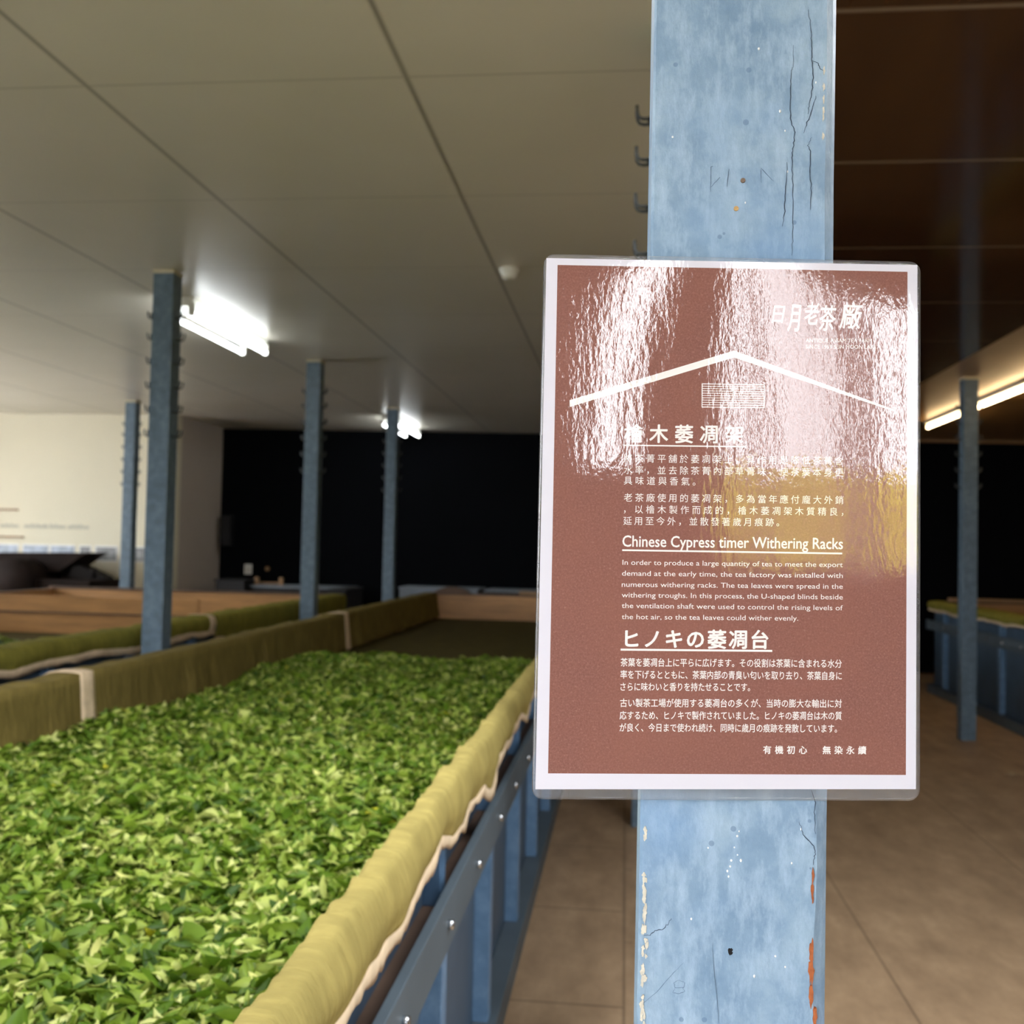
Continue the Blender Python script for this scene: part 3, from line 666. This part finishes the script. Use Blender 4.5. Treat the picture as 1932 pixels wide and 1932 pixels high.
# ------------------------------------------------------------------ tea leaves
def surf(x, y):
    return .018 * np.sin(x * 5.1 + y * 1.7) + .014 * np.sin(y * 4.3 - x * 2.9 + 1) + .008 * np.sin(x * 13 + y * 9)
def leaves(name, x0, x1, y0, y1, zbase, count, label, seed, nearbias=1.0):
    r = np.random.RandomState(seed)
    nx, ny = 40, int((y1 - y0) / .05)
    X, Y = np.meshgrid(np.linspace(x0, x1, nx), np.linspace(y0, y1, ny), indexing='ij')
    edge = lambda x: y1 - .10 + .09 * np.sin(x * 4.0) + .06 * np.sin(x * 11 + 2)
    fall = np.clip((edge(X) - Y) / .14, 0, 1)
    Z = BEDZ + .004 + (zbase - BEDZ + surf(X, Y)) * np.sqrt(fall) - .004 * (1 - fall)
    # under-layer (solid pile)
    Vp = np.stack([X, Y, Z], -1).reshape(-1, 3); idx = np.arange(nx * ny).reshape(nx, ny)
    Fp = np.stack([idx[:-1, :-1], idx[1:, :-1], idx[1:, 1:], idx[:-1, 1:]], -1).reshape(-1, 4)
    N = count
    ly = y0 + (y1 - y0 - .02) * r.rand(N) ** nearbias; lx = x0 + (x1 - x0) * r.rand(N)
    keep = ly < edge(lx) + .05; lx, ly = lx[keep], ly[keep]; N = len(lx)
    fl = np.clip((edge(lx) - ly) / .14, 0, 1)
    lz = BEDZ + .008 + (zbase - BEDZ + surf(lx, ly)) * np.sqrt(fl) + r.rand(N) ** 1.5 * .026
    L = np.clip(np.exp(r.randn(N) * .30) * .037, .018, .066); wd = L * r.uniform(.30, .52, N)
    tip = r.rand(N) < .07; wd[tip] = L[tip] * .07
    fold = r.uniform(.1, 1.1, N) * wd * .5; curl = r.randn(N) * .35 * L
    ts = np.array([0, .16, .38, .62, .82, 1.0]); prof = np.array([.04, .62, 1.0, .86, .48, .02])
    V = np.zeros((N, 6, 3, 3))
    tw = r.randn(N) * .5
    for i, (t, p) in enumerate(zip(ts, prof)):
        for j, sd in enumerate((-1, 0, 1)):
            a = tw * (t - .5); yy = sd * wd * .5 * p; zz = abs(sd) * fold * p
            V[:, i, j, 0] = (t - .5) * L; V[:, i, j, 1] = yy * np.cos(a) - zz * np.sin(a); V[:, i, j, 2] = yy * np.sin(a) + zz * np.cos(a) + curl * ((t - .5) ** 2 - .08) * 1.6
    flip = np.where(r.rand(N) < .5, 1, -1); V[..., 2] *= flip[:, None, None]
    yaw = r.rand(N) * 2 * PI; pit = np.clip(r.randn(N) * .42, -1.2, 1.2); rol = np.clip(r.randn(N) * .5, -1.3, 1.3)
    def rot(A, i, j, ang):
        c, s_ = np.cos(ang)[:, None, None], np.sin(ang)[:, None, None]; a, b = A[..., i].copy(), A[..., j].copy()
        A[..., i] = a * c - b * s_; A[..., j] = a * s_ + b * c
    rot(V, 1, 2, rol); rot(V, 2, 0, pit); rot(V, 0, 1, yaw)
    V += np.stack([lx, ly, lz], -1)[:, None, None, :]
    V[..., 2] = np.maximum(V[..., 2], BEDZ + .002)
    V[..., 0] = np.clip(V[..., 0], x0 - .004, x1 + .004)
    base = np.arange(N)[:, None, None] * 18; q = []
    for i in range(5):
        for j in range(2): q.append([i * 3 + j, (i + 1) * 3 + j, (i + 1) * 3 + j + 1, i * 3 + j + 1])
    q = np.array(q); Fl = (base + q[None]).reshape(-1, 4) + len(Vp)
    Vall = np.concatenate([Vp, V.reshape(-1, 3)]); Fall = np.concatenate([Fp, Fl])
    tone = np.clip(np.where(flip > 0, .34, .60) + r.randn(N) * .19, 0, .95); tone[r.rand(N) < .003] = 1.0
    tone = np.concatenate([np.full(len(Vp), .1), np.repeat(tone, 18)])
    me = D.meshes.new(name); me.vertices.add(len(Vall)); me.vertices.foreach_set('co', Vall.astype(np.float32).ravel())
    me.loops.add(len(Fall) * 4); me.loops.foreach_set('vertex_index', Fall.astype(np.int32).ravel())
    me.polygons.add(len(Fall)); me.polygons.foreach_set('loop_start', np.arange(0, len(Fall) * 4, 4, dtype=np.int32))
    me.update(calc_edges=True)
    at = me.attributes.new('tone', 'FLOAT', 'POINT'); at.data.foreach_set('value', tone.astype(np.float32))
    me.polygons.foreach_set('use_smooth', np.ones(len(Fall), dtype=bool))
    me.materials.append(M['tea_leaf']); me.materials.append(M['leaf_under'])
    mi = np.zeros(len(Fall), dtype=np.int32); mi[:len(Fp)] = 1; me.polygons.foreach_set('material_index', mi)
    me.validate()
    o = D.objects.new(name, me); COL.objects.link(o)
    return tag(o, label, 'tea leaves', kind='stuff')
leaves('tea_leaves', T1[0] + .128, T1[1] - .124, 0.75, 5.75, .712, 58000, 'thick bed of fresh green tea leaves spread in the near trough', 5, 1.25)
leaves('tea_leaves', T2[0] + .14, T2[1] - .14, 3.5, 6.3, .70, 9000, 'sliver of green tea leaves in the second trough at the left edge', 6)

# ------------------------------------------------------------------ lamps and ceiling things
def lamp(x, y, label, warm=False, twin=True, group=None):
    e = empty('fluorescent_lamp', (x, y, CEIL), label, 'lamp', group)
    L = 1.2
    if twin: MB().prism([(-.095, -.001), (.095, -.001), (.06, -.05), (-.06, -.05)], -L / 2, L / 2).obj('housing', 'white_enamel', e)
    else: MB().box(-.03, .03, -L / 2, L / 2, -.035, -.001, .003).obj('housing', 'white_enamel', e)
    zt = -.085 if twin else -.062
    for dx in ((-.078, .078) if twin else (0,)):
        MB().cyl((dx, 0, zt), (0, 1, 0), .0135, L - .05, 16).obj('tube', 'tube_warm' if warm else 'tube_cool', e, True)
        for sy in (-1, 1): MB().box(dx - .017, dx + .017, sy * (L / 2 - .012) - .012, sy * (L / 2 - .012) + .012, zt - .018, -.03 if twin else -.03, .003).obj('tube_holder', 'white_enamel', e)
    return e
lamp(-2.47, 6.0, 'twin tube fluorescent ceiling lamp glowing white behind the tall left post')
lamp(-2.47, 0.9, 'added twin tube fluorescent ceiling lamp overhead, out of the picture on the left')  # unseen lamp added for more light on the leaves
lamp(-2.47, 11.1, 'small distant twin tube fluorescent ceiling lamp by the dark wall')
lamp(2.96, 8.55, 'warm tube lamp right of the right hand post, running to the picture edge', True, False, 'warm tube lamps in a line')
lamp(2.96, 10.02, 'warm tube lamp between the sign and the right hand post', True, False, 'warm tube lamps in a line')
lamp(2.96, 7.1, 'warm tube lamp nearest along the right hand line, mostly beyond the picture edge', True, False, 'warm tube lamps in a line')
e = empty('smoke_detector', (-.575, 4.88, CEIL), 'round white smoke detector on the ceiling above the left of the sign', 'smoke detector')
MB().cyl((0, 0, -.008), (0, 0, 1), .05, .014, 28).obj('base', 'white_enamel', e, True)
MB().cyl((0, 0, -.03), (0, 0, 1), .034, .034, 28, .044).obj('sensor_head', 'white_enamel', e, True)

# ------------------------------------------------------------------ far objects
# tea rolling machine
e = empty('tea_rolling_machine', (-5.85, 9.9, 0), 'dark brown wooden tea machine with a drum and flared hopper, before the white wall', 'machine')
def rel(pts): return [(a + 5.85, b) for a, b in pts]
MB().cyl((-6.05 + 5.85, 0, .88), (0, 1, 0), .24, .55, 40).obj('drum', 'machine_wood', e, True)
MB().prism(rel([(-6.5, 1.168), (-5.42, 1.19), (-5.47, 1.165), (-5.72, .99), (-6.5, 1.02)]), .05, .5).obj('hopper', 'machine_wood', e)
MB().prism([(-.65, .5), (.1, .5), (.1, 1.03), (-.65, 1.03)], .3, .42).obj('back_board', 'machine_wood', e)
MB().box(-.45, .60, -.2, .45, .40, .92, .01).obj('body_box', 'machine_wood', e)
MB().prism(rel([(-5.66, .918), (-5.60, 1.05), (-5.53, 1.06), (-5.27, .95), (-5.25, .918)]), .1, .3).obj('gear_cover', 'machine_iron', e)
MB().cyl((-5.37 + 5.85, .1, .985), (0, 0, 1), .022, .09, 12).obj('knob', 'machine_iron', e, True)
for x in (-.38, .53):
    for y in (-.14, .39): MB().box(x - .04, x + .04, y - .04, y + .04, 0, .405).obj('leg', 'machine_wood', e)
# prints on the wall
PR = [(-6.80, -6.57, 'photo_blue'), (-6.50, -6.22, 'photo_blue'), (-6.18, -5.92, 'photo_blue'), (-5.85, -5.74, 'photo_grey'), (-5.67, -5.44, 'photo_grey'), (-5.26, -5.13, 'photo_grey')]
lab = ['pale blue print at the left edge of the wall row above the machine', 'pale blue striped print second from the left on the white wall', 'pale blue print over the hopper on the white wall', 'narrow grey print beside the hopper tip on the white wall', 'grey print left of the slim far post on the white wall', 'grey print between the slim post and the tall post']
for (a, b, m_), l_ in zip(PR, lab):
    c = ((a + b) / 2, 10.6, 1.175)
    o = MB().box(a - c[0], b - c[0], -.012, 0, -.07, .07).obj('photo_print', m_); o.location = c; tag(o, l_, 'picture', 'small prints on the white wall')
    MB().box(a - c[0] - .018, b - c[0] + .018, -.006, -.0005, -.088, .088).obj('mount', 'paper_white', o)
wl = empty('wall_lettering', (-6.3, 10.6, 1.47), 'row of pale grey blurred lettering on the white wall above the prints', 'lettering')
rr = random.Random(4)
for a, b in ((-6.78, -6.56), (-6.5, -6.23), (-6.21, -6.03), (-6.0, -5.75)):
    mb = MB(); x = a
    while x < b - .02:
        ww = rr.uniform(.018, .032); hh = rr.choice((.035, .035, .05)); mb.box(x + 6.3, x + 6.3 + ww * .7, -.004, 0, -.035, -.035 + hh); x += ww
    mb.obj('word', 'lettering_grey', wl)
for z, b, l_ in ((1.63, -6.58, 'upper thin brown strip on the white wall at the left edge'), (1.335, -6.51, 'lower thin brown strip on the white wall just above the prints')):
    o = MB().box(-.45, .0, -.03, 0, -.008, .008).obj('wall_strip', 'tan_wood'); o.location = (b, 10.6, z); tag(o, l_, 'strip', 'thin strips on the white wall')
# clutter before the dark wall
def crate(name, x0, x1, y0, y1, z1, mat, label, lid=None, z0=0):
    e = empty(name, ((x0 + x1) / 2, (y0 + y1) / 2, z0), label, name.replace('_', ' ').split()[-1])
    w_, d_ = (x1 - x0) / 2, (y1 - y0) / 2
    MB().box(-w_, w_, -d_, d_, 0, z1 - z0 - .02, .006).obj('body', mat, e)
    MB().box(-w_ - .012, w_ + .012, -d_ - .012, d_ + .012, z1 - z0 - .022, z1 - z0, .006).obj('lid', lid or mat, e)
    return e
crate('storage_bin', -4.45, -4.12, 10.9, 11.3, .92, 'box_dark', 'black bin at the foot of the dark wall beside the mauve return wall')
crate('storage_bin', -4.08, -3.02, 11.0, 11.5, .86, 'box_dark', 'wide dark bin with a grey blue top left of the second post', 'tray_grey')
crate('storage_bin', -2.42, -1.56, 11.0, 11.5, .885, 'tray_grey', 'grey bin right of the thin far post at the dark wall')
crate('storage_bin', -1.48, -.70, 11.0, 11.5, .88, 'box_dark', 'blue grey topped bin just left of the sign at the dark wall', 'tray_grey')
crate('storage_bin', -2.97, -2.80, 10.2, 10.9, .88, 'box_dark', 'narrow dark upright bin behind the end of the second trough')
e = empty('wooden_rack', (-3.95, 11.2, .86), 'little tan wooden rack with two pegs on the wide dark bin', 'rack')
for x in (-.14, .14): MB().box(x - .022, x + .022, -.02, .02, 0, .085, .004).obj('peg', 'tan_wood', e)
MB().box(-.12, .12, -.012, .012, .012, .03).obj('crossbar', 'tan_wood', e)
o = MB().box(-.045, .045, -.006, 0, -.06, .06).obj('notice', 'paper_white'); o.location = (-4.44, 11.86, 1.01); tag(o, 'small white notice low on the dark wall next to the mauve return wall', 'notice')
mb = MB()
for k in range(3): mb.box(-.03, .03, -.0075, -.006, -.035 + k * .022, -.028 + k * .022)
mb.obj('printed_line', 'lettering_grey', o)
o = MB().cyl((0, 0, 0), (0, 1, 0), .03, .02, 16).obj('wall_disc', 'tan_wood', None, True); o.location = (-4.22, 11.9, 1.02); tag(o, 'small round tan disc on the dark wall right of the white notice', 'disc')
o = MB().box(-.06, .06, -.12, 0, -.18, .18, .006).obj('fuse_box', 'box_dark'); o.location = (-4.68, 11.84, 1.46); tag(o, 'black fuse box on the dark wall against the corner', 'fuse box')
MB().box(-.05, .05, -.13, -.12, -.16, .16).obj('door', 'box_dark', o)
# things lying on the trough ends
o = MB().prism([(-.17, 0), (.17, 0), (.12, .035), (.04, .055), (-.06, .055), (-.13, .03)], -.06, .06).obj('dark_bundle', 'ledge_dark'); o.location = (-1.60, 9.58, .902); tag(o, 'low dark brown bundle on the end of the near trough', 'bundle')
o = MB().box(-.35, .35, -.05, .05, 0, .03, .003).obj('wooden_plank', 'tan_wood'); o.location = (-.62, 9.59, .902); tag(o, 'pale wooden plank lying on the near trough end, beside the sign', 'plank')
o = MB().box(-.75, .75, -.06, .06, 0, .03, .003).obj('wooden_plank', 'tan_wood'); o.location = (3.95, 10.68, .902); tag(o, 'pale wooden plank lying on the end of the right hand trough', 'plank')
# scraps on the floor
for x, y, s_, l_ in ((2.42, 6.75, .06, 'pale crumpled scrap on the brown floor below the right hand post'), (2.06, 8.35, .03, 'tiny dry scrap on the floor left of the right hand post')):
    mb = MB()
    for k in range(4):
        a = rr.uniform(0, 6.28); c = Vector((rr.uniform(-s_, s_), rr.uniform(-s_ * .4, s_ * .4), .004))
        q = [c + Vector((math.cos(a + t) * s_ * rr.uniform(.3, .7), math.sin(a + t) * s_ * .4, rr.uniform(-.003, .012))) for t in (0, 1.3, 2.8, 4.4)]
        mb.bm.faces.new([mb.bm.verts.new(v) for v in q])
    o = mb.obj('floor_scrap', 'scrap_pale'); o.location = (x, y, .003); tag(o, l_, 'scrap')
    md = o.modifiers.new('thickness', 'SOLIDIFY'); md.thickness = .002
for o in [o for o in D.objects if o.name.startswith('tmp')]: D.objects.remove(o)
